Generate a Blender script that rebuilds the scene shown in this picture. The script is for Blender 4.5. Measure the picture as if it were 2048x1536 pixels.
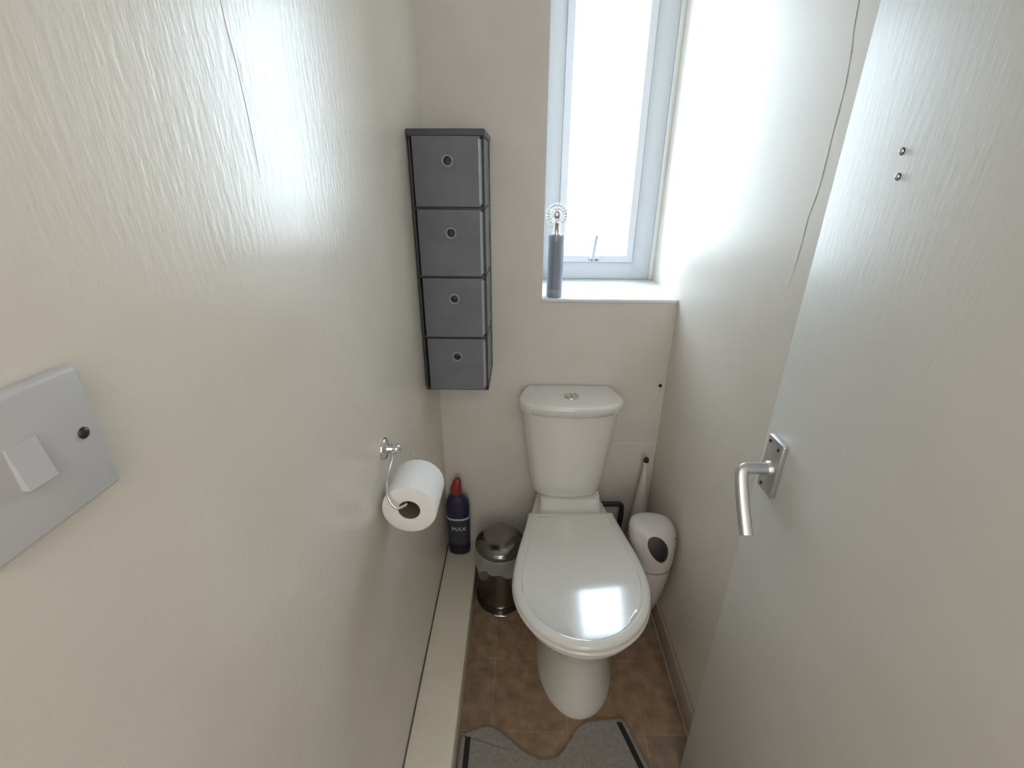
import bpy, bmesh, math, random
from mathutils import Vector, Matrix
random.seed(4)
PI = math.pi
for o in list(bpy.data.objects):
    bpy.data.objects.remove(o)
scene = bpy.context.scene
COL = scene.collection

# ---------------------------------------------------------------- camera
YAW, PITCH, ROLL = -0.0199, 0.4182, 0.0035
F = Vector((math.sin(YAW) * math.cos(PITCH), math.cos(YAW) * math.cos(PITCH), -math.sin(PITCH)))
R0 = Vector((math.cos(YAW), -math.sin(YAW), 0))
U0 = R0.cross(F)
R = R0 * math.cos(ROLL) + U0 * math.sin(ROLL)
U = -R0 * math.sin(ROLL) + U0 * math.cos(ROLL)
cam = bpy.data.cameras.new('camera')
cam.sensor_width = 36
cam.lens = 923.9111 / 2048 * 36
cam.clip_start = 0.02
camo = bpy.data.objects.new('camera', cam)
COL.objects.link(camo)
camo.matrix_world = Matrix(((R.x, U.x, -F.x, 0), (R.y, U.y, -F.y, 0), (R.z, U.z, -F.z, 1.4545), (0, 0, 0, 1)))
scene.camera = camo

# ---------------------------------------------------------------- light
scene.view_settings.view_transform = 'Standard'
scene.view_settings.look = 'None'
scene.view_settings.gamma = 1
scene.view_settings.exposure = 0.46
WORLD_STRENGTH = 15.0
HALL_POWER = 4
HALL_FILL = 5.8  # power of the added fill panel behind the camera
world = bpy.data.worlds.new('overcast_sky')
scene.world = world
world.use_nodes = True
wn = world.node_tree
bg = wn.nodes['Background']
tc = wn.nodes.new('ShaderNodeTexCoord')
sx = wn.nodes.new('ShaderNodeSeparateXYZ')
cr = wn.nodes.new('ShaderNodeValToRGB')
wn.links.new(tc.outputs['Generated'], sx.inputs[0])
wn.links.new(sx.outputs['Z'], cr.inputs[0])
cr.color_ramp.elements[0].position = 0.0
cr.color_ramp.elements[0].color = (0.76, 0.84, 0.92, 1)
cr.color_ramp.elements[1].position = 0.12
cr.color_ramp.elements[1].color = (0.78, 0.88, 1.0, 1)
wn.links.new(cr.outputs[0], bg.inputs[0])
bg.inputs[1].default_value = WORLD_STRENGTH

XL, XR, YB, ZC = -0.2845, 0.5, 1.466, 2.32      # room
YW = 1.79                                        # window plane
WL, WTOP, SILL = 0.066, 2.12, 1.104

def area(name, loc, rot, sx_, sy_, power, col=(1, 1, 1), portal=False):
    l = bpy.data.lights.new(name, 'AREA')
    l.shape = 'RECTANGLE'; l.size = sx_; l.size_y = sy_; l.energy = power; l.color = col
    if portal: l.cycles.is_portal = True
    o = bpy.data.objects.new(name, l); COL.objects.link(o)
    o.location = loc; o.rotation_euler = rot
    return o
area('window_portal', ((WL + XR) / 2, YW + 0.09, (SILL + WTOP) / 2), (-PI / 2, 0, 0), XR - WL, WTOP - SILL, 1, portal=True)
area('hall_fill_panel', (0.1, -1.75, 1.45), (PI / 2, 0, 0), 0.72, 1.5, HALL_FILL, (1.0, 0.985, 0.96))  # added unseen panel, frontal fill reaching the back wall
area('hall_fill_overhead', (0.1, -0.85, 2.24), (0, 0, 0), 0.5, 0.5, HALL_POWER, (1.0, 0.95, 0.89))  # unseen area light standing in for light from the hall

# ---------------------------------------------------------------- materials
def mat(name, color, rough=0.5, metal=0.0, spec=0.5, coat=0.0, coat_rough=0.1):
    m = bpy.data.materials.new(name); m.use_nodes = True
    b = m.node_tree.nodes['Principled BSDF']
    b.inputs['Base Color'].default_value = (*color, 1)
    b.inputs['Roughness'].default_value = rough
    b.inputs['Metallic'].default_value = metal
    b.inputs['Specular IOR Level'].default_value = spec
    b.inputs['Coat Weight'].default_value = coat
    b.inputs['Coat Roughness'].default_value = coat_rough
    return m

def add_bump(m, scale=(60, 60, 60), strength=0.2, dist=0.002, detail=3, var=None, rough_var=None):
    """noise in object coordinates driving a bump and, if asked, a slight colour mottle"""
    nt = m.node_tree; b = nt.nodes['Principled BSDF']
    t = nt.nodes.new('ShaderNodeTexCoord'); mp = nt.nodes.new('ShaderNodeMapping')
    mp.inputs['Scale'].default_value = scale
    n = nt.nodes.new('ShaderNodeTexNoise'); n.inputs['Scale'].default_value = 1; n.inputs['Detail'].default_value = detail
    nt.links.new(t.outputs['Object'], mp.inputs[0]); nt.links.new(mp.outputs[0], n.inputs['Vector'])
    bu = nt.nodes.new('ShaderNodeBump'); bu.inputs['Strength'].default_value = strength; bu.inputs['Distance'].default_value = dist
    nt.links.new(n.outputs['Fac'], bu.inputs['Height']); nt.links.new(bu.outputs[0], b.inputs['Normal'])
    if var:
        n2 = nt.nodes.new('ShaderNodeTexNoise'); n2.inputs['Scale'].default_value = var[2]; n2.inputs['Detail'].default_value = 4
        nt.links.new(t.outputs['Object'], n2.inputs['Vector'])
        mx = nt.nodes.new('ShaderNodeMix'); mx.data_type = 'RGBA'
        mx.inputs[6].default_value = (*var[0], 1); mx.inputs[7].default_value = (*var[1], 1)
        rp = nt.nodes.new('ShaderNodeMapRange'); rp.inputs[1].default_value = 0.35; rp.inputs[2].default_value = 0.65
        nt.links.new(n2.outputs['Fac'], rp.inputs[0]); nt.links.new(rp.outputs[0], mx.inputs[0])
        nt.links.new(mx.outputs[2], b.inputs['Base Color'])
    return m

CREAM = (0.82, 0.775, 0.70)
M = {}
M['paint'] = add_bump(mat('cream_satin_paint', CREAM, 0.27, spec=0.85), (150, 150, 38), 0.38, 0.0012, 4,
                      var=((0.835, 0.785, 0.71), (0.80, 0.75, 0.67), 5))
M['paint_right'] = add_bump(mat('cream_satin_paint_smooth', CREAM, 0.42, spec=0.35), (90, 90, 18), 0.12, 0.001, 2,
                      var=((0.835, 0.785, 0.71), (0.805, 0.757, 0.68), 4))
M['paint_back'] = add_bump(mat('cream_matt_paint', (0.76, 0.71, 0.65), 0.5, spec=0.35), (70, 70, 70), 0.15, 0.001, 3,
                      var=((0.80, 0.765, 0.72), (0.76, 0.72, 0.67), 6))
M['door'] = add_bump(mat('off_white_door_paint', (0.68, 0.65, 0.60), 0.40, spec=0.3), (160, 160, 26), 0.22, 0.001, 3,
                      var=((0.75, 0.73, 0.69), (0.71, 0.69, 0.65), 4))
M['boxing'] = add_bump(mat('pipe_boxing_paint', (0.74, 0.69, 0.57), 0.42), (80, 80, 80), 0.1, 0.001, 2,
                      var=((0.81, 0.755, 0.64), (0.76, 0.705, 0.59), 9))
M['ceiling'] = mat('ceiling_paint', (0.88, 0.87, 0.85), 0.7)
M['upvc'] = mat('white_upvc', (0.70, 0.74, 0.80), 0.55, spec=0.15)
M['sill'] = mat('gloss_white_paint', (0.85, 0.86, 0.86), 0.25)
M['handle_grey'] = mat('grey_window_handle', (0.55, 0.58, 0.62), 0.5)
M['seal'] = mat('grey_rubber_seal', (0.16, 0.14, 0.13), 0.6)
M['ceramic'] = mat('white_ceramic', (0.83, 0.83, 0.80), 0.12, coat=0.3, coat_rough=0.05)
M['ceramic_lower'] = M['ceramic']
M['lid'] = mat('glossy_white_seat_plastic', (0.82, 0.81, 0.78), 0.10, coat=0.5, coat_rough=0.06)
M['chrome'] = mat('chrome', (0.72, 0.72, 0.73), 0.12, 1.0)
M['satin'] = add_bump(mat('satin_aluminium', (0.66, 0.67, 0.70), 0.34, 1.0), (300, 300, 300), 0.05, 0.0005)
M['fabric'] = add_bump(mat('grey_drawer_fabric', (0.16,0.162,0.18), 0.6, spec=0.35), (900, 900, 900), 0.3, 0.0006, 2,
                       var=((0.205, 0.212, 0.245), (0.180, 0.186, 0.215), 14))
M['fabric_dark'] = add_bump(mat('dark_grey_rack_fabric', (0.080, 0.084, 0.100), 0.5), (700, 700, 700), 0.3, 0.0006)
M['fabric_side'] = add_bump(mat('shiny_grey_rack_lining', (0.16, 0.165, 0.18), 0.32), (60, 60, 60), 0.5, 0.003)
M['side_lit'] = mat('window_lit_side_grey', (0.42, 0.43, 0.46), 0.3)  # paler than the drawer fabric: window light painted into the side
M['eyelet'] = mat('grey_metal_eyelet', (0.34, 0.34, 0.36), 0.4, 0.1)
M['black'] = mat('dark_hole', (0.012, 0.012, 0.014), 0.8)
M['switch'] = mat('white_switch_plastic', (0.60, 0.60, 0.62), 0.35)
M['rocker'] = mat('white_rocker_plastic', (0.61, 0.61, 0.64), 0.3)
M['screw'] = mat('dark_screw', (0.06, 0.055, 0.05), 0.35, 0.7)
M['paper'] = add_bump(mat('toilet_paper', (0.92, 0.92, 0.93), 0.9, spec=0.1), (400, 60, 400), 0.15, 0.001)
M['card'] = mat('brown_card_tube', (0.20, 0.175, 0.155), 0.9)
M['steel_bin'] = mat('polished_steel', (0.24, 0.235, 0.22), 0.18, 1.0)
M['plastic_black'] = mat('black_plastic', (0.02, 0.02, 0.022), 0.3)
M['navy'] = mat('navy_bottle_plastic', (0.030, 0.028, 0.075), 0.3)
M['label'] = mat('dark_grey_label', (0.055, 0.058, 0.07), 0.4)
M['label_base'] = mat('black_bottle_base', (0.012, 0.012, 0.016), 0.35)
M['red'] = mat('red_cap_plastic', (0.30, 0.045, 0.03), 0.35)
M['label_text'] = mat('pale_label_ink', (0.62, 0.62, 0.68), 0.5)
M['perfume'] = add_bump(mat('slate_blue_metal', (0.30, 0.35, 0.44), 0.30, 0.25), (700, 700, 8), 0.15, 0.0005)
M['white_plastic'] = mat('white_plastic', (0.66, 0.62, 0.61), 0.32)
M['hose'] = mat('dark_grey_hose', (0.035, 0.036, 0.04), 0.5)
M['mat_pile'] = add_bump(mat('grey_bath_mat_pile', (0.30, 0.28, 0.265), 0.95, spec=0.1), (500, 500, 500), 0.9, 0.004, 3,
                         var=((0.43, 0.405, 0.385), (0.35, 0.33, 0.31), 90))
M['mat_dark'] = add_bump(mat('charcoal_mat_stripe', (0.045, 0.045, 0.046), 0.95, spec=0.1), (500, 500, 500), 0.9, 0.004)
M['skirting'] = add_bump(mat('beige_skirting', (0.50, 0.41, 0.33), 0.45), (30, 30, 30), 0.1, 0.001)
M['grout'] = mat('pale_sealant_bead', (0.52, 0.46, 0.40), 0.6)

def glass_mat():
    m = bpy.data.materials.new('clear_window_glass'); m.use_nodes = True
    nt = m.node_tree; nt.nodes.remove(nt.nodes['Principled BSDF'])
    tr = nt.nodes.new('ShaderNodeBsdfTransparent'); tr.inputs[0].default_value = (0.94, 0.97, 0.97, 1)
    gl = nt.nodes.new('ShaderNodeBsdfGlossy'); gl.inputs['Roughness'].default_value = 0.02
    mx = nt.nodes.new('ShaderNodeMixShader'); mx.inputs[0].default_value = 0.05
    nt.links.new(tr.outputs[0], mx.inputs[1]); nt.links.new(gl.outputs[0], mx.inputs[2])
    nt.links.new(mx.outputs[0], nt.nodes['Material Output'].inputs[0])
    return m
M['glass'] = glass_mat()

def bag_mat():
    m = bpy.data.materials.new('translucent_bin_liner'); m.use_nodes = True
    nt = m.node_tree; b = nt.nodes['Principled BSDF']
    b.inputs['Base Color'].default_value = (0.42, 0.44, 0.42, 1); b.inputs['Roughness'].default_value = 0.3
    b.inputs['Alpha'].default_value = 0.6
    return add_bump(m, (60, 60, 60), 0.6, 0.004)
M['bag'] = bag_mat()

def floor_mat():
    m = mat('brown_vinyl_tiles', (0.3, 0.2, 0.13), 0.38, spec=0.4)
    nt = m.node_tree; b = nt.nodes['Principled BSDF']
    t = nt.nodes.new('ShaderNodeTexCoord'); mp = nt.nodes.new('ShaderNodeMapping')
    mp.inputs['Location'].default_value = (0.073, -0.81, 0)
    br = nt.nodes.new('ShaderNodeTexBrick')
    br.offset = 0.0; br.inputs['Scale'].default_value = 1
    br.inputs['Brick Width'].default_value = 0.22; br.inputs['Row Height'].default_value = 0.22
    br.inputs['Mortar Size'].default_value = 0.0022; br.inputs['Mortar Smooth'].default_value = 0.6
    br.inputs['Color1'].default_value = (0.33, 0.225, 0.14, 1); br.inputs['Color2'].default_value = (0.25, 0.175, 0.125, 1)
    br.inputs['Mortar'].default_value = (0.38, 0.28, 0.20, 1)
    nt.links.new(t.outputs['Object'], mp.inputs[0]); nt.links.new(mp.outputs[0], br.inputs[0])
    n = nt.nodes.new('ShaderNodeTexNoise'); n.inputs['Scale'].default_value = 26; n.inputs['Detail'].default_value = 6
    nt.links.new(t.outputs['Object'], n.inputs['Vector'])
    rp = nt.nodes.new('ShaderNodeMapRange'); rp.inputs[1].default_value = 0.3; rp.inputs[2].default_value = 0.7
    rp.inputs[3].default_value = 0.72; rp.inputs[4].default_value = 1.25
    nt.links.new(n.outputs['Fac'], rp.inputs[0])
    vm = nt.nodes.new('ShaderNodeVectorMath'); vm.operation = 'SCALE'
    nt.links.new(br.outputs['Color'], vm.inputs[0]); nt.links.new(rp.outputs[0], vm.inputs['Scale'])
    nt.links.new(vm.outputs[0], b.inputs['Base Color'])
    return m
M['floor'] = floor_mat()

# ---------------------------------------------------------------- helpers
def link(name, bm, material, parent=None, smooth=False, origin=None):
    me = bpy.data.meshes.new(name)
    bmesh.ops.recalc_face_normals(bm, faces=bm.faces)
    bm.to_mesh(me); bm.free()
    for p in me.polygons: p.use_smooth = smooth
    me.materials.append(M[material] if isinstance(material, str) else material)
    o = bpy.data.objects.new(name, me); COL.objects.link(o)
    if parent: o.parent = parent; o.matrix_parent_inverse = Matrix.Translation(-Vector(parent.location)) if parent.type == 'EMPTY' else Matrix()
    return o

def smooth_by_angle(o, deg=40):
    me = o.data
    for p in me.polygons: p.use_smooth = True
    bm = bmesh.new(); bm.from_mesh(me)
    for e in bm.edges:
        if len(e.link_faces) == 2 and e.calc_face_angle(0) > math.radians(deg): e.smooth = False
    bm.to_mesh(me); bm.free()
    return o

def thing(name, label, cat, loc, group=None):
    o = bpy.data.objects.new(name, None); COL.objects.link(o)
    o.empty_display_size = 0.02
    o.location = loc; o['label'] = label; o['category'] = cat
    if group: o['group'] = group
    return o

def tag(o, label, cat, group=None):
    o['label'] = label; o['category'] = cat
    if group: o['group'] = group
    return o

def struct(o):
    o['kind'] = 'structure'; return o

def add_box(bm, x0, x1, y0, y1, z0, z1, bevel=0, seg=2):
    r = bmesh.ops.create_cube(bm, size=1)
    vs = r['verts']
    for v in vs:
        v.co = Vector(((x0 + x1) / 2 + v.co.x * (x1 - x0), (y0 + y1) / 2 + v.co.y * (y1 - y0), (z0 + z1) / 2 + v.co.z * (z1 - z0)))
    if bevel:
        es = list({e for v in vs for e in v.link_edges})
        bmesh.ops.bevel(bm, geom=es, offset=bevel, segments=seg, profile=0.5, affect='EDGES')
    return bm

def box(name, dims, material, parent=None, bevel=0, seg=2):
    bm = bmesh.new(); add_box(bm, *dims, bevel=bevel, seg=seg)
    o = link(name, bm, material, parent)
    if bevel: smooth_by_angle(o, 50)
    return o

def add_loft(bm, rings, cap0=True, cap1=True):
    vr = [[bm.verts.new(p) for p in r] for r in rings]
    n = len(vr[0])
    for a, b in zip(vr, vr[1:]):
        for i in range(n):
            bm.faces.new((a[i], a[(i + 1) % n], b[(i + 1) % n], b[i]))
    if cap0: bm.faces.new(vr[0])
    if cap1: bm.faces.new(vr[-1])
    return bm

def lathe(prof, c, axis='z', n=48, cap0=True, cap1=True, bm=None):
    """prof: list of (radius, distance along axis) from point c"""
    bm = bm or bmesh.new()
    rings = []
    for r, h in prof:
        r = max(r, 1e-4); ring = []
        for i in range(n):
            a = 2 * PI * i / n; p, q = r * math.cos(a), r * math.sin(a)
            v = {'z': (p, q, h), 'x': (h, p, q), 'y': (p, h, q)}[axis]
            ring.append(Vector(c) + Vector(v))
        rings.append(ring)
    return add_loft(bm, rings, cap0, cap1)

def catmull(P, n, closed=False):
    P = [Vector(p) for p in P]; out = []; m = len(P)
    segs = m if closed else m - 1
    for i in range(segs):
        if closed: a, b, c, d = P[(i - 1) % m], P[i], P[(i + 1) % m], P[(i + 2) % m]
        else: a, b, c, d = P[max(i - 1, 0)], P[i], P[i + 1], P[min(i + 2, m - 1)]
        for k in range(n):
            t = k / n
            out.append(0.5 * ((2 * b) + (c - a) * t + (2 * a - 5 * b + 4 * c - d) * t * t + (3 * b - a - 3 * c + d) * t ** 3))
    if not closed: out.append(P[-1])
    return out

def sq(t, p):
    return math.copysign(abs(t) ** (2 / p), t)

def tube(bm, pts, r, n=14, flat=1.0, p_=2.0):
    rings = []; up = None
    for i, p in enumerate(pts):
        t = (pts[min(i + 1, len(pts) - 1)] - pts[max(i - 1, 0)]).normalized()
        if up is None: up = t.orthogonal().normalized()
        s = t.cross(up).normalized(); up = s.cross(t).normalized()
        rr = r[i] if isinstance(r, (list, tuple)) else r
        rings.append([p + (up * sq(math.cos(2 * PI * k / n), p_) * flat + s * sq(math.sin(2 * PI * k / n), p_)) * rr for k in range(n)])
    return add_loft(bm, rings)

def torus(bm, c, R_, r, axis='y', n=36, m=10, sx=1, sz=1):
    pts = []
    rows = []
    for i in range(n):
        a = 2 * PI * i / n; row = []
        for k in range(m):
            b = 2 * PI * k / m
            rad = R_ + r * math.cos(b)
            p, q, h = rad * math.cos(a) * sx, rad * math.sin(a) * sz, r * math.sin(b)
            v = {'y': (p, h, q), 'x': (h, p, q), 'z': (p, q, h)}[axis]
            row.append(bm.verts.new(Vector(c) + Vector(v)))
        rows.append(row)
    for i in range(n):
        for k in range(m):
            bm.faces.new((rows[i][k], rows[(i + 1) % n][k], rows[(i + 1) % n][(k + 1) % m], rows[i][(k + 1) % m]))
    return bm

def sphere(bm, c, r, sx=1, sy=1, sz=1, seg=20):
    rr = bmesh.ops.create_uvsphere(bm, u_segments=seg, v_segments=seg // 2, radius=r)
    for v in rr['verts']: v.co = Vector((v.co.x * sx, v.co.y * sy, v.co.z * sz)) + Vector(c)
    return bm

def cut(o, cutters):
    """subtract cutter objects for good and delete them"""
    for c in cutters:
        md = o.modifiers.new('cut', 'BOOLEAN'); md.operation = 'DIFFERENCE'; md.solver = 'EXACT'; md.object = c
    bpy.context.view_layer.update()
    dg = bpy.context.evaluated_depsgraph_get()
    me = bpy.data.meshes.new_from_object(o.evaluated_get(dg))
    o.modifiers.clear(); o.data = me
    for c in cutters: bpy.data.objects.remove(c)
    return o

def text_mesh(name, s, size, extrude, material, parent, fn):
    cu = bpy.data.curves.new(name, 'FONT'); cu.body = s; cu.size = size; cu.extrude = extrude
    cu.align_x = 'CENTER'; cu.align_y = 'CENTER'
    t = bpy.data.objects.new(name, cu); COL.objects.link(t)
    bpy.context.view_layer.update()
    me = bpy.data.meshes.new_from_object(t.evaluated_get(bpy.context.evaluated_depsgraph_get()))
    bpy.data.objects.remove(t)
    for v in me.vertices: v.co = fn(v.co)
    me.materials.clear(); me.materials.append(M[material])
    o = bpy.data.objects.new(name, me); COL.objects.link(o)
    if parent: o.parent = parent; o.matrix_parent_inverse = Matrix.Translation(-Vector(parent.location)) if parent.type == 'EMPTY' else Matrix()
    return o

# ---------------------------------------------------------------- room shell
T = 0.12
struct(box('floor', (XL - T, XR + T, -1.8, YB + 0.2, -0.1, 0), 'floor'))
struct(box('ceiling', (XL - T, XR + T, -1.8, YW + 0.12, ZC, ZC + 0.1), 'ceiling'))
struct(box('wall_left', (XL - T, XL, -1.8, YW + 0.12, 0, ZC), 'paint'))
struct(box('wall_right', (XR, XR + T, -1.8, YW + 0.12, 0, ZC), 'paint_right'))
bm = bmesh.new()
add_box(bm, XL, WL, YB, YW + 0.12, 0, ZC)          # left of the window
add_box(bm, WL, XR, YB, YW + 0.12, 0, SILL - 0.012)  # below the window
add_box(bm, WL, XR, YB, YW + 0.12, WTOP, ZC)
add_box(bm, XL, XR, YB - 0.005, YB + 0.01, 0, 0.574, 0.002, 1)       # lower panel, slightly proud
add_box(bm, XL, XR, YB - 0.0015, YB + 0.01, 0.5, 0.888, 0.0008, 1)
struct(link('wall_back', bm, 'paint_back'))
bm = bmesh.new()
add_box(bm, XL, XR, -0.16, -0.06, 2.04, ZC)
add_box(bm, XL, XL + 0.03, -0.16, -0.06, 0, 2.04)
add_box(bm, XR - 0.02, XR, -0.16, -0.06, 0, 2.04)
struct(link('wall_front', bm, 'paint_back'))
struct(box('wall_hall', (XL - T, XR + T, -1.9, -1.8, 0, ZC), 'paint_back'))

# window sill, window
struct(box('trim_1', (WL - 0.004, XR, YB - 0.006, YW + 0.02, SILL - 0.012, SILL), 'sill', bevel=0.003))['label'] = 'white gloss painted window sill'
def frame_mesh(x0, x1, z0, z1, w, y0, y1, bev=0.003, wb=None, wl=None):
    bm = bmesh.new(); wb = wb or w; wl = wl or w
    add_box(bm, x0, x0 + wl, y0, y1, z0, z1, bev); add_box(bm, x1 - w, x1, y0, y1, z0, z1, bev)
    add_box(bm, x0 + wl - 0.003, x1 - w + 0.003, y0, y1, z0, z0 + wb, bev); add_box(bm, x0 + wl - 0.003, x1 - w + 0.003, y0, y1, z1 - w, z1, bev)
    return bm
FX0, FX1 = WL - 0.002, 0.484
win = struct(link('window_1', frame_mesh(FX0, FX1, SILL, WTOP, 0.072, YW, YW + 0.06, wb=0.066), 'upvc'))
smooth_by_angle(win, 50)
struct(box('trim_2', (FX1, XR, YW - 0.006, YW + 0.06, SILL, WTOP), 'sill', bevel=0.002))['label'] = 'white filler strip between window frame and right wall'
SX0, SX1, SZ0, SZ1 = FX0 + 0.070, FX1 - 0.070, SILL + 0.064, WTOP - 0.070
seal = link('seal', frame_mesh(SX0 - 0.001, SX1 + 0.003, SZ0 - 0.002, SZ1 + 0.003, 0.010, YW - 0.001, YW + 0.01, 0.0), 'seal', win)
# profiled sash: outer face proud, then stepping back to the glass
bm = bmesh.new()
prof = [(0.0, YW + 0.04), (0.0, YW - 0.010), (0.003, YW - 0.013), (0.024, YW - 0.013), (0.028, YW - 0.008), (0.034, YW + 0.012), (0.046, YW + 0.02), (0.050, YW + 0.034), (0.050, YW + 0.04)]
gw = 1.05
for k in range(len(prof)):
    d, y = prof[k]
    ring = [Vector((SX0 + d, y, SZ0 + d)), Vector((SX1 - d, y, SZ0 + d)), Vector((SX1 - d, y, SZ1 - d)), Vector((SX0 + d, y, SZ1 - d))]
    vs = [bm.verts.new(p) for p in ring]
    if k:
        for i in range(4): bm.faces.new((pv[i], pv[(i + 1) % 4], vs[(i + 1) % 4], vs[i]))
    pv = vs
link('window_frame', bm, 'upvc', win)
box('glass_pane', (SX0 + 0.046, SX1 - 0.046, YW + 0.036, YW + 0.040, SZ0 + 0.046, SZ1 - 0.046), 'glass', win)
bm = bmesh.new()
hx = 0.268
add_box(bm, hx - 0.018, hx + 0.022, YW - 0.019, YW - 0.012, SZ0 + 0.004, SZ0 + 0.018, 0.002)
tube(bm, [Vector((hx - 0.004, YW - 0.02, SZ0 + 0.012)), Vector((hx - 0.002, YW - 0.028, SZ0 + 0.045)), Vector((hx + 0.004, YW - 0.034, SZ0 + 0.100))], 0.0055, 10)
h = link('window_handle', bm, 'handle_grey', win); smooth_by_angle(h, 50)
bm = bmesh.new()
for dx in (-0.007, 0.010): lathe([(0.0032, 0), (0.0032, -0.003)], (hx + dx, YW - 0.019, SZ0 + 0.010), 'y', 12, bm=bm)
link('screw', bm, 'screw', h)

# left pipe boxing, right skirting, sealant beads
BX, BH = -0.1625, 0.1024
struct(box('trim_3', (XL + 0.002, BX, -0.05, YB - 0.006, 0, BH), 'boxing', bevel=0.0025))['label'] = 'cream painted pipe boxing along the left wall'
bm = bmesh.new()
pts = [Vector((XL + 0.0015, y, BH + 0.0005 + 0.0012 * math.sin(y * 40) * math.sin(y * 13))) for y in [0.2 + i * 0.02 for i in range(63)]]
tube(bm, pts, 0.0018, 6)
struct(link('trim_4', bm, 'screw'))['label'] = 'dark gap line where the pipe boxing meets the left wall'
struct(box('baseboard_right', (XR - 0.010, XR, 0.0, YB - 0.004, 0, 0.086), 'skirting', bevel=0.002))
bm = bmesh.new()
tube(bm, [Vector((XR - 0.009, 0.1, 0.087)), Vector((XR - 0.009, YB - 0.006, 0.087))], 0.0022, 8)
tube(bm, [Vector((XR - 0.0115, 0.1, 0.0012)), Vector((XR - 0.0115, YB - 0.006, 0.0012))], 0.0022, 8)
struct(link('trim_5', bm, 'grout'))
# filler ridge running down the right wall
bm = bmesh.new()
rp = [(0.894, 1.9), (0.874, 1.688), (0.863, 1.636), (0.856, 1.586), (0.857, 1.528), (0.857, 1.446), (0.867, 1.394), (0.868, 1.339), (0.876, 1.265)]
pts = catmull([(XR - 0.0003, y, z) for y, z in rp], 8)
tube(bm, pts, [(0.0004 + 0.00015 * math.sin(i * 0.9)) * min(1, (len(pts) - i) / 12) for i in range(len(pts))], 8)
struct(link('trim_6', bm, 'paint_right', smooth=True))['label'] = 'thin ridge of filler on the right wall'

bm = bmesh.new()
pts = catmull([(XL + 0.0002, y, z) for y, z in ((0.530, 1.75), (0.534, 1.606), (0.539, 1.563), (0.542, 1.521), (0.543, 1.485), (0.542, 1.455))], 6)
tube(bm, pts, [0.00025 * (1 - (i / (len(pts) - 1)) ** 3) + 0.00005 for i in range(len(pts))], 6)
struct(link('trim_7', bm, 'paint', smooth=True))['label'] = 'hairline paint ridge on the left wall'

# ---------------------------------------------------------------- door, its lever and the two small screws
DX = 0.44
door = struct(box('door_1', (DX, DX + 0.036, -0.04, 0.725, 0.008, 2.02), 'door', bevel=0.0015))
bm = bmesh.new()
add_box(bm, DX - 0.010, DX, 0.655, 0.703, 0.9515, 1.056, 0.003, 3)
pl = link('handle_plate', bm, 'satin', door); smooth_by_angle(pl, 60)
bm = bmesh.new()
lathe([(0.0140, 0.0), (0.0140, -0.005), (0.0125, -0.008)], (DX - 0.009, 0.676, 1.0), 'x', 28, bm=bm)
path = [Vector((DX - 0.010, 0.676, 1.0)), Vector((DX - 0.046, 0.676, 1.0005)), Vector((DX - 0.0555, 0.6745, 0.9985)),
        Vector((DX - 0.0595, 0.668, 0.990)), Vector((DX - 0.0615, 0.650, 0.968)), Vector((DX - 0.0630, 0.627, 0.942)), Vector((DX - 0.0640, 0.604, 0.917))]
pp = catmull(path, 8)
tube(bm, pp, 0.0104, 24, 0.9, 4.5)
lv = link('door_handle', bm, 'satin', door); smooth_by_angle(lv, 60)
bm = bmesh.new()
for dy, dz in ((0.693, 1.046), (0.666, 1.043), (0.69, 0.962)):
    lathe([(0.003, 0), (0.003, -0.0012), (0.001, -0.0018)], (DX - 0.0098, dy, dz), 'x', 12, bm=bm)
link('screw', bm, 'screw', pl)
for i, (y, z) in enumerate(((0.609, 1.485), (0.603, 1.458))):
    s = thing('screw', ['upper of two small screws in the face of the white door', 'lower of two small screws in the face of the white door'][i], 'screw', (DX, y, z), 'screws in the door face')
    bm = bmesh.new(); lathe([(0.0034, 0.0), (0.0034, -0.0012), (0.0022, -0.003), (0.0004, -0.0036)], (DX, y, z), 'x', 16, bm=bm)
    link('screw_head', bm, 'chrome', s, True)
    bm = bmesh.new(); lathe([(0.0042, 0.0), (0.0042, -0.0006)], (DX, y, z), 'x', 16, bm=bm)
    link('screw_hole', bm, 'screw', s)

# ---------------------------------------------------------------- toilet
TX = 0.175
def outline(cx, front, back, hw, hwb, ymid, n=24, m=12):
    """egg outline: half ellipse in front, tapering to a flat back"""
    right = []
    for i in range(n + 1):
        a = PI / 2 * i / n
        right.append((hw * math.sin(a), ymid - (ymid - front) * math.cos(a)))
    for i in range(1, m + 1):
        t = i / m; s = t * t * (3 - 2 * t) * 0.6 + t * t * 0.4
        right.append((hw + (hwb - hw) * s, ymid + (back - ymid) * t))
    pts = right + [(-x, y) for x, y in reversed(right[1:])]
    return [(cx + x, y) for x, y in pts]

toilet = thing('toilet', 'white ceramic close-coupled toilet with its lid down under the window', 'toilet', (TX, 1.1, 0))
secs = [(0.0, 0.185, 0.846, 1.36, 0.121, 0.095, 1.04), (0.012, 0.185, 0.846, 1.36, 0.121, 0.095, 1.04), (0.03, 0.185, 0.850, 1.36, 0.117, 0.092, 1.04),
        (0.12, 0.184, 0.862, 1.37, 0.107, 0.085, 1.04), (0.20, 0.182, 0.862, 1.38, 0.107, 0.082, 1.04), (0.26, 0.180, 0.846, 1.40, 0.118, 0.085, 1.02),
        (0.31, 0.178, 0.815, 1.42, 0.143, 0.090, 1.00), (0.345, 0.177, 0.786, 1.44, 0.168, 0.096, 0.98), (0.370, 0.176, 0.769, 1.45, 0.180, 0.102, 0.97),
        (0.386, 0.176, 0.764, 1.452, 0.183, 0.104, 0.97), (0.394, 0.176, 0.768, 1.450, 0.179, 0.102, 0.97)]
bm = bmesh.new()
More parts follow.
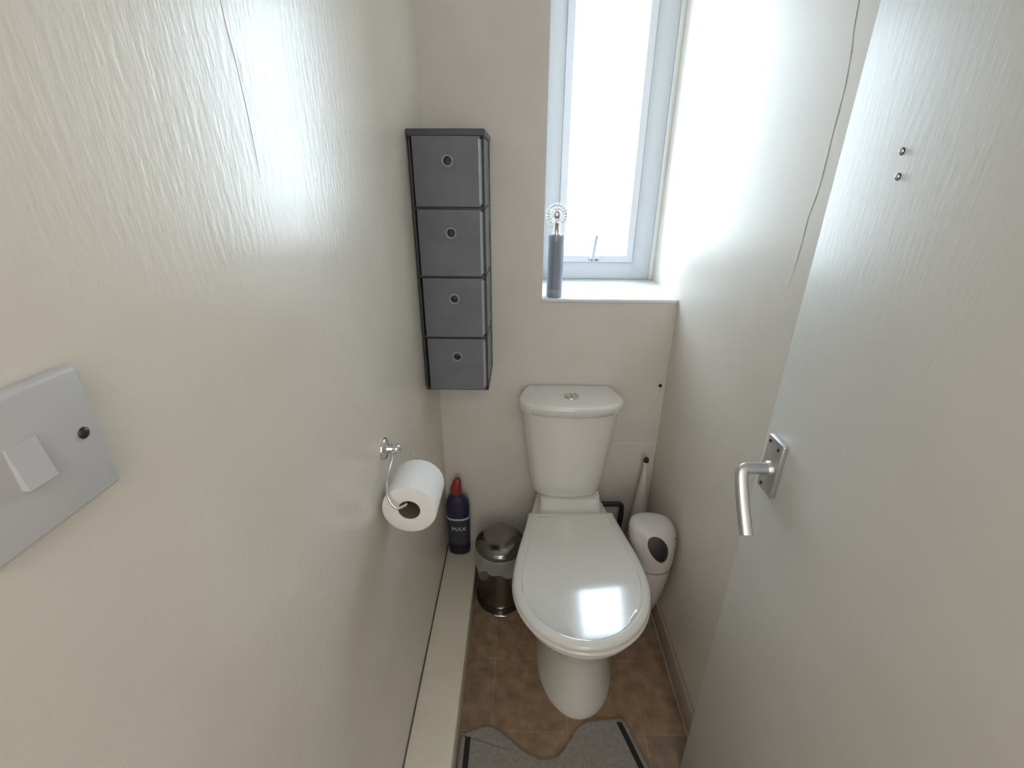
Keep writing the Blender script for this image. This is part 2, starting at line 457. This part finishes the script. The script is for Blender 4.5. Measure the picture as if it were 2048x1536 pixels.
add_loft(bm, [[Vector((x, y, z)) for x, y in outline(cx, f, b, hw, hb, ym)] for z, cx, f, b, hw, hb, ym in secs])
smooth_by_angle(link('pan', bm, 'ceramic', toilet), 50)
# platform under the cistern
bm = bmesh.new()
def rrect(cx, hw, y0, y1, r=0.02, n=6):
    pts = []
    for sx_, sy_, a0 in ((1, -1, -PI / 2), (1, 1, 0), (-1, 1, PI / 2), (-1, -1, PI)):
        for i in range(n + 1):
            a = a0 + PI / 2 * i / n
            pts.append((cx + sx_ * (hw - r) + r * math.cos(a), (y0 + r if sy_ < 0 else y1 - r) + r * math.sin(a)))
    return pts
add_loft(bm, [[Vector((x, y, z)) for x, y in rrect(TX + 0.004, hw, y0, 1.455)] for z, hw, y0 in ((0.30, 0.095, 1.25), (0.392, 0.106, 1.235), (0.405, 0.107, 1.25), (0.418, 0.104, 1.29), (0.436, 0.103, 1.31))])
smooth_by_angle(link('cistern_platform', bm, 'ceramic', toilet), 50)
# cistern
CX = 0.1655
def cist(hw, hwb, yf, bow, n=10):
    half = [(0, yf), (hw * 0.42, yf + bow * 0.20), (hw * 0.75, yf + bow * 0.85), (hw * 0.93, yf + bow * 1.75), (hw, yf + bow * 2.9), (hw * 0.975, yf + bow * 4.1), (hwb + (hw - hwb) * 0.40, 1.436), (hwb, 1.456)]
    half = [tuple(p)[:2] for p in catmull([(x, y, 0) for x, y in half], n)]
    pts = half + [(-x, y) for x, y in reversed(half[1:])]
    return [(CX + x, y) for x, y in pts]
bm = bmesh.new()
cs = [(0.434, 0.098, 0.085, 1.325, 0.014), (0.440, 0.110, 0.098, 1.312, 0.016), (0.455, 0.118, 0.108, 1.304, 0.018), (0.50, 0.126, 0.115, 1.300, 0.020), (0.57, 0.136, 0.122, 1.295, 0.022),
      (0.65, 0.146, 0.128, 1.291, 0.024), (0.72, 0.154, 0.133, 1.288, 0.025), (0.770, 0.159, 0.136, 1.286, 0.026)]
add_loft(bm, [[Vector((x, y, z)) for x, y in cist(*c)] for z, *c in cs])
cb = smooth_by_angle(link('cistern', bm, 'ceramic', toilet), 50)
bm = bmesh.new()
ls = [(0.768, 0.164, 0.138, 1.283, 0.026), (0.7695, 0.1675, 0.140, 1.280, 0.026), (0.792, 0.170, 0.141, 1.277, 0.026), (0.7985, 0.1685, 0.140, 1.278, 0.026), (0.8025, 0.164, 0.137, 1.282, 0.026), (0.8035, 0.156, 0.132, 1.289, 0.026)]
add_loft(bm, [[Vector((x, y, z)) for x, y in cist(*c)] for z, *c in ls])
ltop = smooth_by_angle(link('cistern_lid', bm, 'ceramic', toilet), 60)
bm = bmesh.new(); lathe([(0.0245, 0), (0.0245, 0.002), (0.0235, 0.0032), (0.0205, 0.0032), (0.0200, 0.0022), (0.0002, 0.0026)], (0.168, 1.372, 0.8032), bm=bm)
fb = smooth_by_angle(link('flush_button', bm, 'chrome', toilet), 40); fb['label'] = 'round chrome dual flush button'
box('button_split', (0.1672, 0.1688, 1.3525, 1.3915, 0.8055, 0.8064), 'screw', fb)
# seat ring and lid
def seat_out(inset, z, front=0.757, hw=0.190, zf=0):
    return [Vector((x, y, z)) for x, y in outline(TX, front + inset, 1.256 - inset, hw - inset, 0.142 - inset, 0.965)]
bm = bmesh.new()
add_loft(bm, [seat_out(i, z, 0.7535, 0.1925) for i, z in ((0.008, 0.396), (0.002, 0.3985), (0.0, 0.403), (0.002, 0.408), (0.008, 0.4105))])
smooth_by_angle(link('seat', bm, 'lid', toilet), 60)
bm = bmesh.new()
rings = [seat_out(i, z) for i, z in ((0.006, 0.4125), (0.001, 0.414), (0.0, 0.4175), (0.0015, 0.4225), (0.006, 0.4265), (0.016, 0.4285), (0.022, 0.4285), (0.0245, 0.4265), (0.028, 0.4225))]
c0 = Vector((TX, 1.0, 0))
last = rings[-1]
for sc in (0.97, 0.92, 0.84, 0.74, 0.62, 0.48, 0.32, 0.16, 0.02):
    rings.append([Vector((c0.x + (p.x - c0.x) * sc, c0.y + (p.y - c0.y) * sc, 0.0)) for p in last])
for k, rg in enumerate(rings):          # the lid sits very slightly skewed and its panel is shallowly dished
    for p in rg:
        dx = p.x - TX
        if k >= 8: p.z = 0.4220 + 0.072 * dx + 0.10 * dx * dx + 0.036 * (p.y - 1.0)
        elif k >= 2: p.z += 0.02 * dx
add_loft(bm, rings)
smooth_by_angle(link('seat_lid', bm, 'lid', toilet), 35)
for sx_ in (-0.075, 0.075):
    bm = bmesh.new(); lathe([(0.011, -0.022), (0.011, 0.022)], (TX + sx_, 1.262, 0.408), 'x', 20, bm=bm)
    smooth_by_angle(link('hinge', bm, 'lid', toilet), 50)

# ---------------------------------------------------------------- hanging fabric rack
rk = thing('hanging_storage_rack', 'tall grey fabric storage rack with four drawers fixed in the back left corner', 'storage rack', (-0.19, 1.36, 0.874))
RX0, RX1, RY0, RY1, RZ0, RZ1 = -0.281, -0.095, 1.262, 1.461, 0.872, 1.560
zs = [1.552, 1.386, 1.2115, 1.040, 0.876]
bm = bmesh.new()
w = 0.0045
for x in (RX0, RX1 - w):
    for y in (RY0, RY1 - w):
        add_box(bm, x, x + w, y, y + w, RZ0, RZ1, 0.0012)
for z in [1.552] + [v - 0.003 for v in zs[1:]]:
    add_box(bm, RX0, RX1, RY0, RY0 + w, z - 0.001, z + 0.005, 0.001)
    add_box(bm, RX1 - w, RX1, RY0, RY1, z - 0.001, z + 0.005, 0.001)
    add_box(bm, RX0, RX0 + w, RY0, RY1, z - 0.001, z + 0.005, 0.001)
smooth_by_angle(link('frame', bm, 'fabric_dark', rk), 50)
bm = bmesh.new(); add_box(bm, RX0 - 0.002, RX1 + 0.003, RY0 - 0.010, RY1, RZ1 - 0.012, RZ1 + 0.004, 0.003)
smooth_by_angle(link('top_panel', bm, 'fabric_dark', rk), 50)
# side panels of slack fabric, slightly sucked in between the shelves
for x, nm in ((RX1 - 0.003, 1), (RX0 + 0.002, -1)):
    bm = bmesh.new(); ny, nz = 14, 60; g = []
    for j in range(nz + 1):
        row = []
        z = RZ0 + (RZ1 - 0.01 - RZ0) * j / nz
        for i in range(ny + 1):
            y = RY0 + 0.003 + (RY1 - RY0 - 0.006) * i / ny
            d = math.sin(PI * i / ny) * abs(math.sin(PI * (z - RZ0) / 0.170)) * 0.004 + 0.0008 * math.sin(y * 90 + z * 60)
            row.append(bm.verts.new((x - nm * d, y, z)))
        g.append(row)
    for j in range(nz):
        for i in range(ny): bm.faces.new((g[j][i], g[j][i + 1], g[j + 1][i + 1], g[j + 1][i]))
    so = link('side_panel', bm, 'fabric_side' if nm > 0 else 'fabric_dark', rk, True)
    md = so.modifiers.new('t', 'SOLIDIFY'); md.thickness = 0.0012
for z in zs[1:]:
    box('shelf', (RX0 + 0.003, RX1 - 0.003, RY0 + 0.003, RY1 - 0.002, z - 0.0025, z), 'fabric_dark', rk)
hole_v = [1.468, 1.330, 1.158, 0.978]
for k in range(4):
    z1, z0 = zs[k] - 0.004, zs[k + 1] + 0.003
    x0, x1 = RX0 + 0.010 + 0.001 * k, RX1 - 0.0065
    yf = RY0 - 0.010
    bm = bmesh.new()
    add_loft(bm, [[Vector((x, y, z)) for x, y in ((x0 + 0.002, yf), (x1 - 0.009, yf), (x1 - 0.007, yf + 0.001), (x1, RY0 + 0.006), (x1, RY1 - 0.01), (x0, RY1 - 0.01), (x0, yf + 0.002))] for z in (z0, z1)])
    d = link('drawer', bm, 'fabric', rk)
    # eyelet hole through the front
    hz = z1 - 0.34 * (z1 - z0); hx_ = (x0 + x1) / 2 + 0.001
    bmc = bmesh.new(); lathe([(0.0098, -0.03), (0.0098, 0.03)], (hx_, yf, hz), 'y', 28, bm=bmc)
    c = link('cutter', bmc, 'black'); cut(d, [c])
    smooth_by_angle(d, 50)
    bm = bmesh.new(); torus(bm, (hx_, yf - 0.0003, hz), 0.0125, 0.0026, 'y', 32, 8)
    link('eyelet', bm, 'eyelet', d, True)
    bm = bmesh.new()  # drawer side face, its window-lit brightness put into the colour
    add_loft(bm, [[Vector((x, y, z)) for x, y in ((x1 - 0.0075, yf + 0.0003), (x1 + 0.0008, RY0 + 0.004), (x1 - 0.0005, RY0 + 0.005), (x1 - 0.008, yf + 0.0013))] for z in (z0 + 0.006, z1 - 0.006)])
    link('lit_side_edge', bm, 'side_lit', d)['label'] = 'shiny side edge painted pale for window light'

# ---------------------------------------------------------------- scent bottle on the sill
pb = thing('perfume_bottle', 'slate blue cylindrical scent bottle with an ornate silver crown cap on the window sill', 'perfume bottle', (0.106, 1.498, SILL))
px, py = 0.106, 1.498
bm = bmesh.new(); lathe([(0.023, 0), (0.0245, 0.002), (0.0247, 0.010), (0.0247, 0.166), (0.0255, 0.170), (0.0258, 0.176), (0.0258, 0.190), (0.0250, 0.1925), (0.010, 0.1925)], (px, py, SILL), bm=bm)
body = smooth_by_angle(link('bottle_body', bm, 'perfume', pb), 40)
def on_bottle(co):
    a = co.x / 0.0249; r = 0.0249 + co.z
    return Vector((px + r * math.sin(a), py - r * math.cos(a), SILL + 0.020 + co.y))
text_mesh('lettering', 'ARMAF', 0.0135, 0.0006, 'label_text', body, on_bottle)
bm = bmesh.new(); lathe([(0.0135, 0.192), (0.0135, 0.197), (0.0105, 0.199), (0.0100, 0.222), (0.0115, 0.225), (0.0115, 0.228), (0.006, 0.231)], (px, py, SILL), bm=bm, n=32)
smooth_by_angle(link('neck', bm, 'chrome', pb), 40)
bm = bmesh.new()
cz = SILL + 0.250
sphere(bm, (px, py, cz), 0.0125, 1, 0.55, 1.1)
for i in range(17):
    a = math.radians(-55 + 290 * i / 16)
    for rad, s in ((0.0235, 0.0052), (0.0305, 0.0042)):
        torus(bm, (px + rad * math.cos(a), py, cz + rad * math.sin(a)), s, 0.0011, 'y', 12, 6, 1, 1)
arc = [Vector((px + 0.0195 * math.cos(math.radians(-55 + 290 * i / 40)), py, cz + 0.0195 * math.sin(math.radians(-55 + 290 * i / 40)))) for i in range(41)]
tube(bm, arc, 0.0013, 8)
for i in range(9):
    a = math.radians(-20 + 220 * i / 8)
    tube(bm, [Vector((px + 0.010 * math.cos(a), py, cz + 0.010 * math.sin(a))), Vector((px + 0.020 * math.cos(a), py, cz + 0.020 * math.sin(a)))], 0.0007, 6)
link('crown_cap', bm, 'chrome', pb, True)

# ---------------------------------------------------------------- toilet roll and its wire holder
RXc, RZc, Y0, Y1, RR = -0.2205, 0.845, 0.740, 0.842, 0.0555
tr = thing('toilet_roll', 'full white toilet roll hanging on the chrome wire holder on the left wall', 'toilet roll', (RXc, 0.79, RZc))
bm = bmesh.new()
rings = []
for r, y in ((0.0225, Y0 + 0.001), (RR - 0.003, Y0), (RR - 0.0008, Y0 + 0.0012), (RR, Y0 + 0.004), (RR, Y1 - 0.004), (RR - 0.001, Y1 - 0.001), (RR - 0.003, Y1), (0.0225, Y1)):
    rings.append([Vector((RXc + r * math.cos(2 * PI * i / 72), y, RZc + r * math.sin(2 * PI * i / 72))) for i in range(72)])
rings.append(rings[0])
add_loft(bm, rings, False, False); bmesh.ops.remove_doubles(bm, verts=bm.verts, dist=1e-6)
smooth_by_angle(link('paper', bm, 'paper', tr), 50)
bm = bmesh.new()
rings = []
for r, y in ((0.0225, Y0 + 0.0015), (0.0225, Y1 - 0.0015), (0.0212, Y1 - 0.0015), (0.0212, Y0 + 0.0015)):
    rings.append([Vector((RXc + r * math.cos(2 * PI * i / 48), y, RZc + r * math.sin(2 * PI * i / 48))) for i in range(48)])
rings.append(rings[0])
add_loft(bm, rings, False, False); bmesh.ops.remove_doubles(bm, verts=bm.verts, dist=1e-6)
smooth_by_angle(link('card_tube', bm, 'card', tr), 50)

rh = thing('toilet_roll_holder', 'chrome wire toilet roll holder with a round wall rose on the left wall', 'toilet roll holder', (XL, 0.82, 0.94))
ry, rz = 0.822, 0.938
bm = bmesh.new(); lathe([(0.0235, 0), (0.0235, 0.003), (0.021, 0.006), (0.0105, 0.009), (0.0085, 0.020), (0.0002, 0.021)], (XL, ry, rz), 'x', 36, bm=bm)
smooth_by_angle(link('wall_rose', bm, 'chrome', rh), 45)
bm = bmesh.new(); sphere(bm, (XL + 0.027, ry, rz), 0.0100, 1, 1, 1, 24)
link('knob', bm, 'chrome', rh, True)
bm = bmesh.new()
zin = RZc + 0.0165
pth = catmull([(XL + 0.020, ry, rz), (XL + 0.021, ry - 0.020, rz - 0.014), (XL + 0.022, 0.765, 0.914), (XL + 0.024, 0.742, 0.893), (XL + 0.032, 0.728, 0.876), (XL + 0.045, 0.724, 0.864), (RXc - 0.008, 0.730, zin + 0.001), (RXc - 0.002, 0.745, zin), (RXc, 0.79, zin),
               (RXc, 0.846, zin), (RXc - 0.002, 0.862, zin + 0.004), (RXc - 0.006, 0.868, zin + 0.018), (RXc - 0.013, 0.867, zin + 0.030), (RXc - 0.019, 0.865, 0.899)], 8)
tube(bm, pth, 0.0031, 12)
link('wire_arm', bm, 'chrome', rh, True)

# ---------------------------------------------------------------- light switch
sw = thing('light_switch', 'white square one-gang light switch on the left wall', 'light switch', (XL, 0.217, 1.306))
bm = bmesh.new(); add_box(bm, XL, XL + 0.010, 0.174, 0.260, 1.263, 1.349, 0.003, 3)
smooth_by_angle(link('switch_plate', bm, 'switch', sw), 60)
bm = bmesh.new()
ro = [Vector((XL + 0.009, 0.2035, 1.2955)), Vector((XL + 0.009, 0.2205, 1.2955)), Vector((XL + 0.009, 0.2205, 1.3215)), Vector((XL + 0.009, 0.2035, 1.3215))]
add_loft(bm, [ro, [Vector((XL + (0.0145 if p.z < 1.3 else 0.0115), p.y, p.z)) for p in ro]])
smooth_by_angle(link('rocker', bm, 'rocker', sw), 30)
for y in (0.187, 0.2475):
    bm = bmesh.new(); lathe([(0.0038, 0), (0.0038, 0.0006), (0.0026, 0.0016), (0.0003, 0.002)], (XL + 0.0098, y, 1.3075), 'x', 20, bm=bm)
    link('screw', bm, 'screw', sw, True)

# ---------------------------------------------------------------- cleaner bottle on the boxing
cbx, cby = -0.232, 1.410
cl = thing('cleaner_bottle', 'navy toilet cleaner bottle with a red cap standing on the pipe boxing', 'bottle', (cbx, cby, BH))
def ell(cx, cy, a, b, z, n=40, p=2.4):
    out = []
    for i in range(n):
        t = 2 * PI * i / n; c, s = math.cos(t), math.sin(t)
        out.append(Vector((cx + a * math.copysign(abs(c) ** (2 / p), c), cy + b * math.copysign(abs(s) ** (2 / p), s), z)))
    return out
bm = bmesh.new()
add_loft(bm, [ell(cbx + dx, cby, a, b, BH + z) for z, a, b, dx in ((0, 0.038, 0.024, 0), (0.004, 0.041, 0.027, 0), (0.03, 0.041, 0.027, 0), (0.18, 0.044, 0.029, 0), (0.22, 0.045, 0.030, 0), (0.245, 0.041, 0.027, 0.0), (0.262, 0.030, 0.022, -0.002), (0.275, 0.019, 0.017, -0.003), (0.285, 0.016, 0.016, -0.003))])
bb = link('bottle_body', bm, 'navy', cl, True)
bm = bmesh.new()
add_loft(bm, [ell(cbx, cby, 0.0420, 0.0280, BH + 0.055), ell(cbx, cby, 0.0445, 0.0295, BH + 0.168)], True, True)
lb = link('label', bm, 'label', bb); smooth_by_angle(lb, 50)
bm = bmesh.new()
add_loft(bm, [ell(cbx, cby, 0.0444, 0.0294, BH + 0.169), ell(cbx, cby, 0.0449, 0.0299, BH + 0.177)], True, True)
smooth_by_angle(link('label_stripe', bm, 'label_text', bb), 50)
bm = bmesh.new()
add_loft(bm, [ell(cbx, cby, 0.0395, 0.0255, BH + 0.0005), ell(cbx, cby, 0.0417, 0.0277, BH + 0.004), ell(cbx, cby, 0.0419, 0.0279, BH + 0.045)], True, True)
smooth_by_angle(link('bottle_base', bm, 'label_base', cl), 50)
text_mesh('lettering', 'MAX', 0.026, 0.0004, 'label_text', lb, lambda co: Vector((cbx + 0.004 + co.x, cby - 0.0293 * (1 - min(1, abs((co.x + 0.004) / 0.0440)) ** 2.4) ** (1 / 2.4) - 0.0006 - co.z, BH + 0.128 + co.y)))
bm = bmesh.new()
add_loft(bm, [ell(cbx + dx, cby, a, b, BH + z) for z, a, b, dx in ((0.280, 0.021, 0.020, -0.003), (0.302, 0.021, 0.020, -0.003), (0.318, 0.017, 0.016, 0.0), (0.338, 0.012, 0.010, 0.004), (0.342, 0.009, 0.008, 0.004))])
smooth_by_angle(link('cap', bm, 'red', cl), 50)

# ---------------------------------------------------------------- pedal bin
bx, by = -0.066, 1.285
bn = thing('pedal_bin', 'small round steel pedal bin with a clear liner beside the toilet', 'bin', (bx, by, 0))
bm = bmesh.new(); lathe([(0.086, 0), (0.090, 0.002), (0.090, 0.020), (0.087, 0.022)], (bx, by, 0), bm=bm, n=56)
smooth_by_angle(link('base_ring', bm, 'plastic_black', bn), 40)
bm = bmesh.new(); lathe([(0.085, 0.018), (0.085, 0.248), (0.083, 0.25)], (bx, by, 0), bm=bm, n=56)
smooth_by_angle(link('bin_body', bm, 'steel_bin', bn), 40)
bm = bmesh.new(); lathe([(0.088, 0.252), (0.089, 0.256), (0.088, 0.266), (0.080, 0.276), (0.062, 0.285), (0.036, 0.291), (0.001, 0.293)], (bx, by, 0), bm=bm, n=56)
smooth_by_angle(link('bin_lid', bm, 'steel_bin', bn), 50)
bm = bmesh.new()
rings = []
for k, (r, z, amp) in enumerate(((0.0862, 0.252, 0.0), (0.0885, 0.251, 0.0006), (0.091, 0.240, 0.001), (0.0925, 0.220, 0.0018), (0.0935, 0.200, 0.0024), (0.0935, 0.186, 0.0026))):
    rings.append([Vector((bx + (r + amp * math.sin(9 * a + k)) * math.cos(a), by + (r + amp * math.sin(9 * a + k)) * math.sin(a), z + (0.012 * math.sin(3 * a + 1) + 0.004 * math.sin(11 * a) if k > 2 else 0))) for a in [2 * PI * i / 96 for i in range(96)]])
add_loft(bm, rings, False, False)
link('bin_liner', bm, 'bag', bn, True)
bm = bmesh.new(); add_box(bm, bx - 0.020, bx + 0.028, by - 0.104, by - 0.080, 0.006, 0.013, 0.003)
smooth_by_angle(link('pedal', bm, 'chrome', bn), 50)
bm = bmesh.new(); add_box(bm, bx - 0.014, bx + 0.014, by + 0.078, by + 0.094, 0.20, 0.268, 0.004)
smooth_by_angle(link('hinge', bm, 'plastic_black', bn), 50)

# ---------------------------------------------------------------- white brush caddy with the oval opening
cd = thing('brush_caddy', 'rounded white plastic toilet brush caddy with a dark oval opening, right of the toilet', 'brush holder', (0.45, 1.23, 0))
rows = [(0.0, 0.458, 1.245, 0.030, 0.036), (0.01, 0.457, 1.243, 0.034, 0.042), (0.08, 0.450, 1.225, 0.044, 0.058), (0.17, 0.440, 1.195, 0.052, 0.072),
        (0.27, 0.430, 1.168, 0.060, 0.080), (0.36, 0.425, 1.152, 0.068, 0.078), (0.42, 0.421, 1.145, 0.071, 0.070), (0.455, 0.417, 1.143, 0.071, 0.063), (0.478, 0.412, 1.142, 0.066, 0.053), (0.489, 0.406, 1.142, 0.056, 0.040), (0.493, 0.400, 1.142, 0.040, 0.024)]
bm = bmesh.new()
add_loft(bm, [ell(cx, cy, a, b, z, 56, 2.3) for z, cx, cy, a, b in rows])
inner = bmesh.new()
add_loft(inner, [ell(cx, cy, max(a - 0.005, 0.01), max(b - 0.005, 0.01), min(max(z, 0.006), 0.487), 56, 2.3) for z, cx, cy, a, b in rows[1:-1]])
shell = link('caddy_body', bm, 'white_plastic', cd)
ci = link('cutter', inner, 'black'); ci.parent = None
bmc = bmesh.new()
ov = []
for i in range(40):
    a = 2 * PI * i / 40; u_, v_ = math.cos(a), math.sin(a)
    ov.append((0.424 + 0.029 * u_ * (1 + 0.22 * v_) - 0.016 * v_, 0.428 + 0.047 * v_))
add_loft(bmc, [[Vector((x, y, z)) for x, z in ov] for y in (1.0, 1.14)])
co_ = link('cutter', bmc, 'black')
cut(shell, [ci, co_]); smooth_by_angle(shell, 50)
bm = bmesh.new()
for sgn in (0,):
    seam = ell(0.4265, 1.156, 0.0655, 0.0790, 0.335, 56, 2.3)
    tube(bm, seam + [seam[0]], 0.0009, 6)
link('seam', bm, 'screw', cd)['label'] = 'dark moulding seam'
bm = bmesh.new()
lathe([(0.004, 0.01), (0.004, -0.006)], (0.477, 1.112, 0.452), 'y', 14, bm=bm)
link('screw_hole', bm, 'screw', cd)

# tall tapered brush in the back corner
tb = thing('toilet_brush', 'pale tapered toilet brush standing in the back right corner behind the toilet', 'toilet brush', (0.452, 1.405, 0))
bm = bmesh.new(); lathe([(0.038, 0), (0.041, 0.004), (0.040, 0.12), (0.034, 0.24), (0.022, 0.36), (0.012, 0.46), (0.008, 0.505), (0.0085, 0.532)], (0.452, 1.405, 0), bm=bm, n=40)
smooth_by_angle(link('brush_cover', bm, 'paint_back', tb), 50)
bm = bmesh.new(); lathe([(0.0088, 0.532), (0.0094, 0.536), (0.0094, 0.542), (0.006, 0.549), (0.0005, 0.551)], (0.452, 1.405, 0), bm=bm, n=24)
smooth_by_angle(link('handle_tip', bm, 'screw', tb), 50)
bm = bmesh.new()
tube(bm, catmull([(0.382, 1.425, 0.0), (0.384, 1.42, 0.12), (0.386, 1.41, 0.25), (0.386, 1.405, 0.310), (0.378, 1.40, 0.345), (0.345, 1.395, 0.352), (0.295, 1.392, 0.355), (0.262, 1.39, 0.375), (0.260, 1.39, 0.438)], 8), 0.0095, 12)
hs = link('water_hose', bm, 'hose', toilet, True); hs['label'] = 'dark flexible hose'
bm = bmesh.new(); lathe([(0.014, 0), (0.014, 0.02)], (0.260, 1.39, 0.415), bm=bm, n=6)
link('tap_nut', bm, 'chrome', hs)
# plug in the back wall
wp = thing('wall_plug', 'small dark screw plug in the back wall right of the cistern lid', 'wall plug', (0.482, YB, 0.804))
bm = bmesh.new(); lathe([(0.0062, 0.0), (0.0062, -0.0040), (0.0052, -0.0046)], (0.482, YB, 0.804), 'y', 20, bm=bm)
link('plug_rim', bm, 'screw', wp)
bm = bmesh.new(); lathe([(0.0035, -0.004), (0.003, -0.0060)], (0.482, YB, 0.804), 'y', 14, bm=bm)
link('screw_head', bm, 'black', wp)

# ---------------------------------------------------------------- pedestal mat
mt = thing('toilet_mat', 'grey pedestal mat with charcoal side stripes on the floor in front of the toilet', 'bath mat', (0.1, 0.6, 0))
pts2 = [(-0.158, 0.30), (-0.158, 0.55), (-0.157, 0.775), (-0.148, 0.795), (-0.12, 0.808), (-0.076, 0.818), (-0.03, 0.795), (0.02, 0.758), (0.072, 0.738), (0.115, 0.748), (0.15, 0.785),
        (0.172, 0.815), (0.20, 0.834), (0.235, 0.840), (0.285, 0.846), (0.315, 0.842), (0.335, 0.79), (0.360, 0.715), (0.385, 0.62), (0.39, 0.50), (0.39, 0.30), (0.1, 0.298)]
ol = [tuple(p)[:2] for p in catmull([(x, y, 0) for x, y in pts2], 6, True)]
def inset(pl, d):
    n = len(pl); out = []
    for i in range(n):
        a, b, c = Vector(pl[i - 1]), Vector(pl[i]), Vector(pl[(i + 1) % n])
        t = (c - a).normalized(); nrm = Vector((t.y, -t.x))
        out.append(tuple(b + nrm * d))
    return out
area_s = sum(ol[i - 1][0] * ol[i][1] - ol[i][0] * ol[i - 1][1] for i in range(len(ol)))
sg = -1 if area_s > 0 else 1
bm = bmesh.new()
add_loft(bm, [[Vector((x, y, z)) for x, y in inset(ol, sg * d)] for d, z in ((0.0, 0.0), (-0.001, 0.005), (0.001, 0.009), (0.006, 0.011))])
bmesh.ops.triangulate(bm, faces=[f for f in bm.faces if len(f.verts) > 4])
link('mat_pile', bm, 'mat_pile', mt)
for path in ([(-0.137, 0.31), (-0.137, 0.55), (-0.1365, 0.785)], [(0.362, 0.31), (0.362, 0.52), (0.354, 0.655), (0.325, 0.755), (0.298, 0.834)]):
    bm = bmesh.new(); c = catmull([(x, y, 0) for x, y in path], 8); wd = 0.0075
    L = [p + Vector((-wd, 0, 0)) for p in c]; Rr = [p + Vector((wd, 0, 0)) for p in c]
    poly = L + Rr[::-1]
    add_loft(bm, [[p + Vector((0, 0, z)) for p in poly] for z in (0.0095, 0.0128)])
    link('stripe', bm, 'mat_dark', mt)['label'] = 'charcoal stripe'
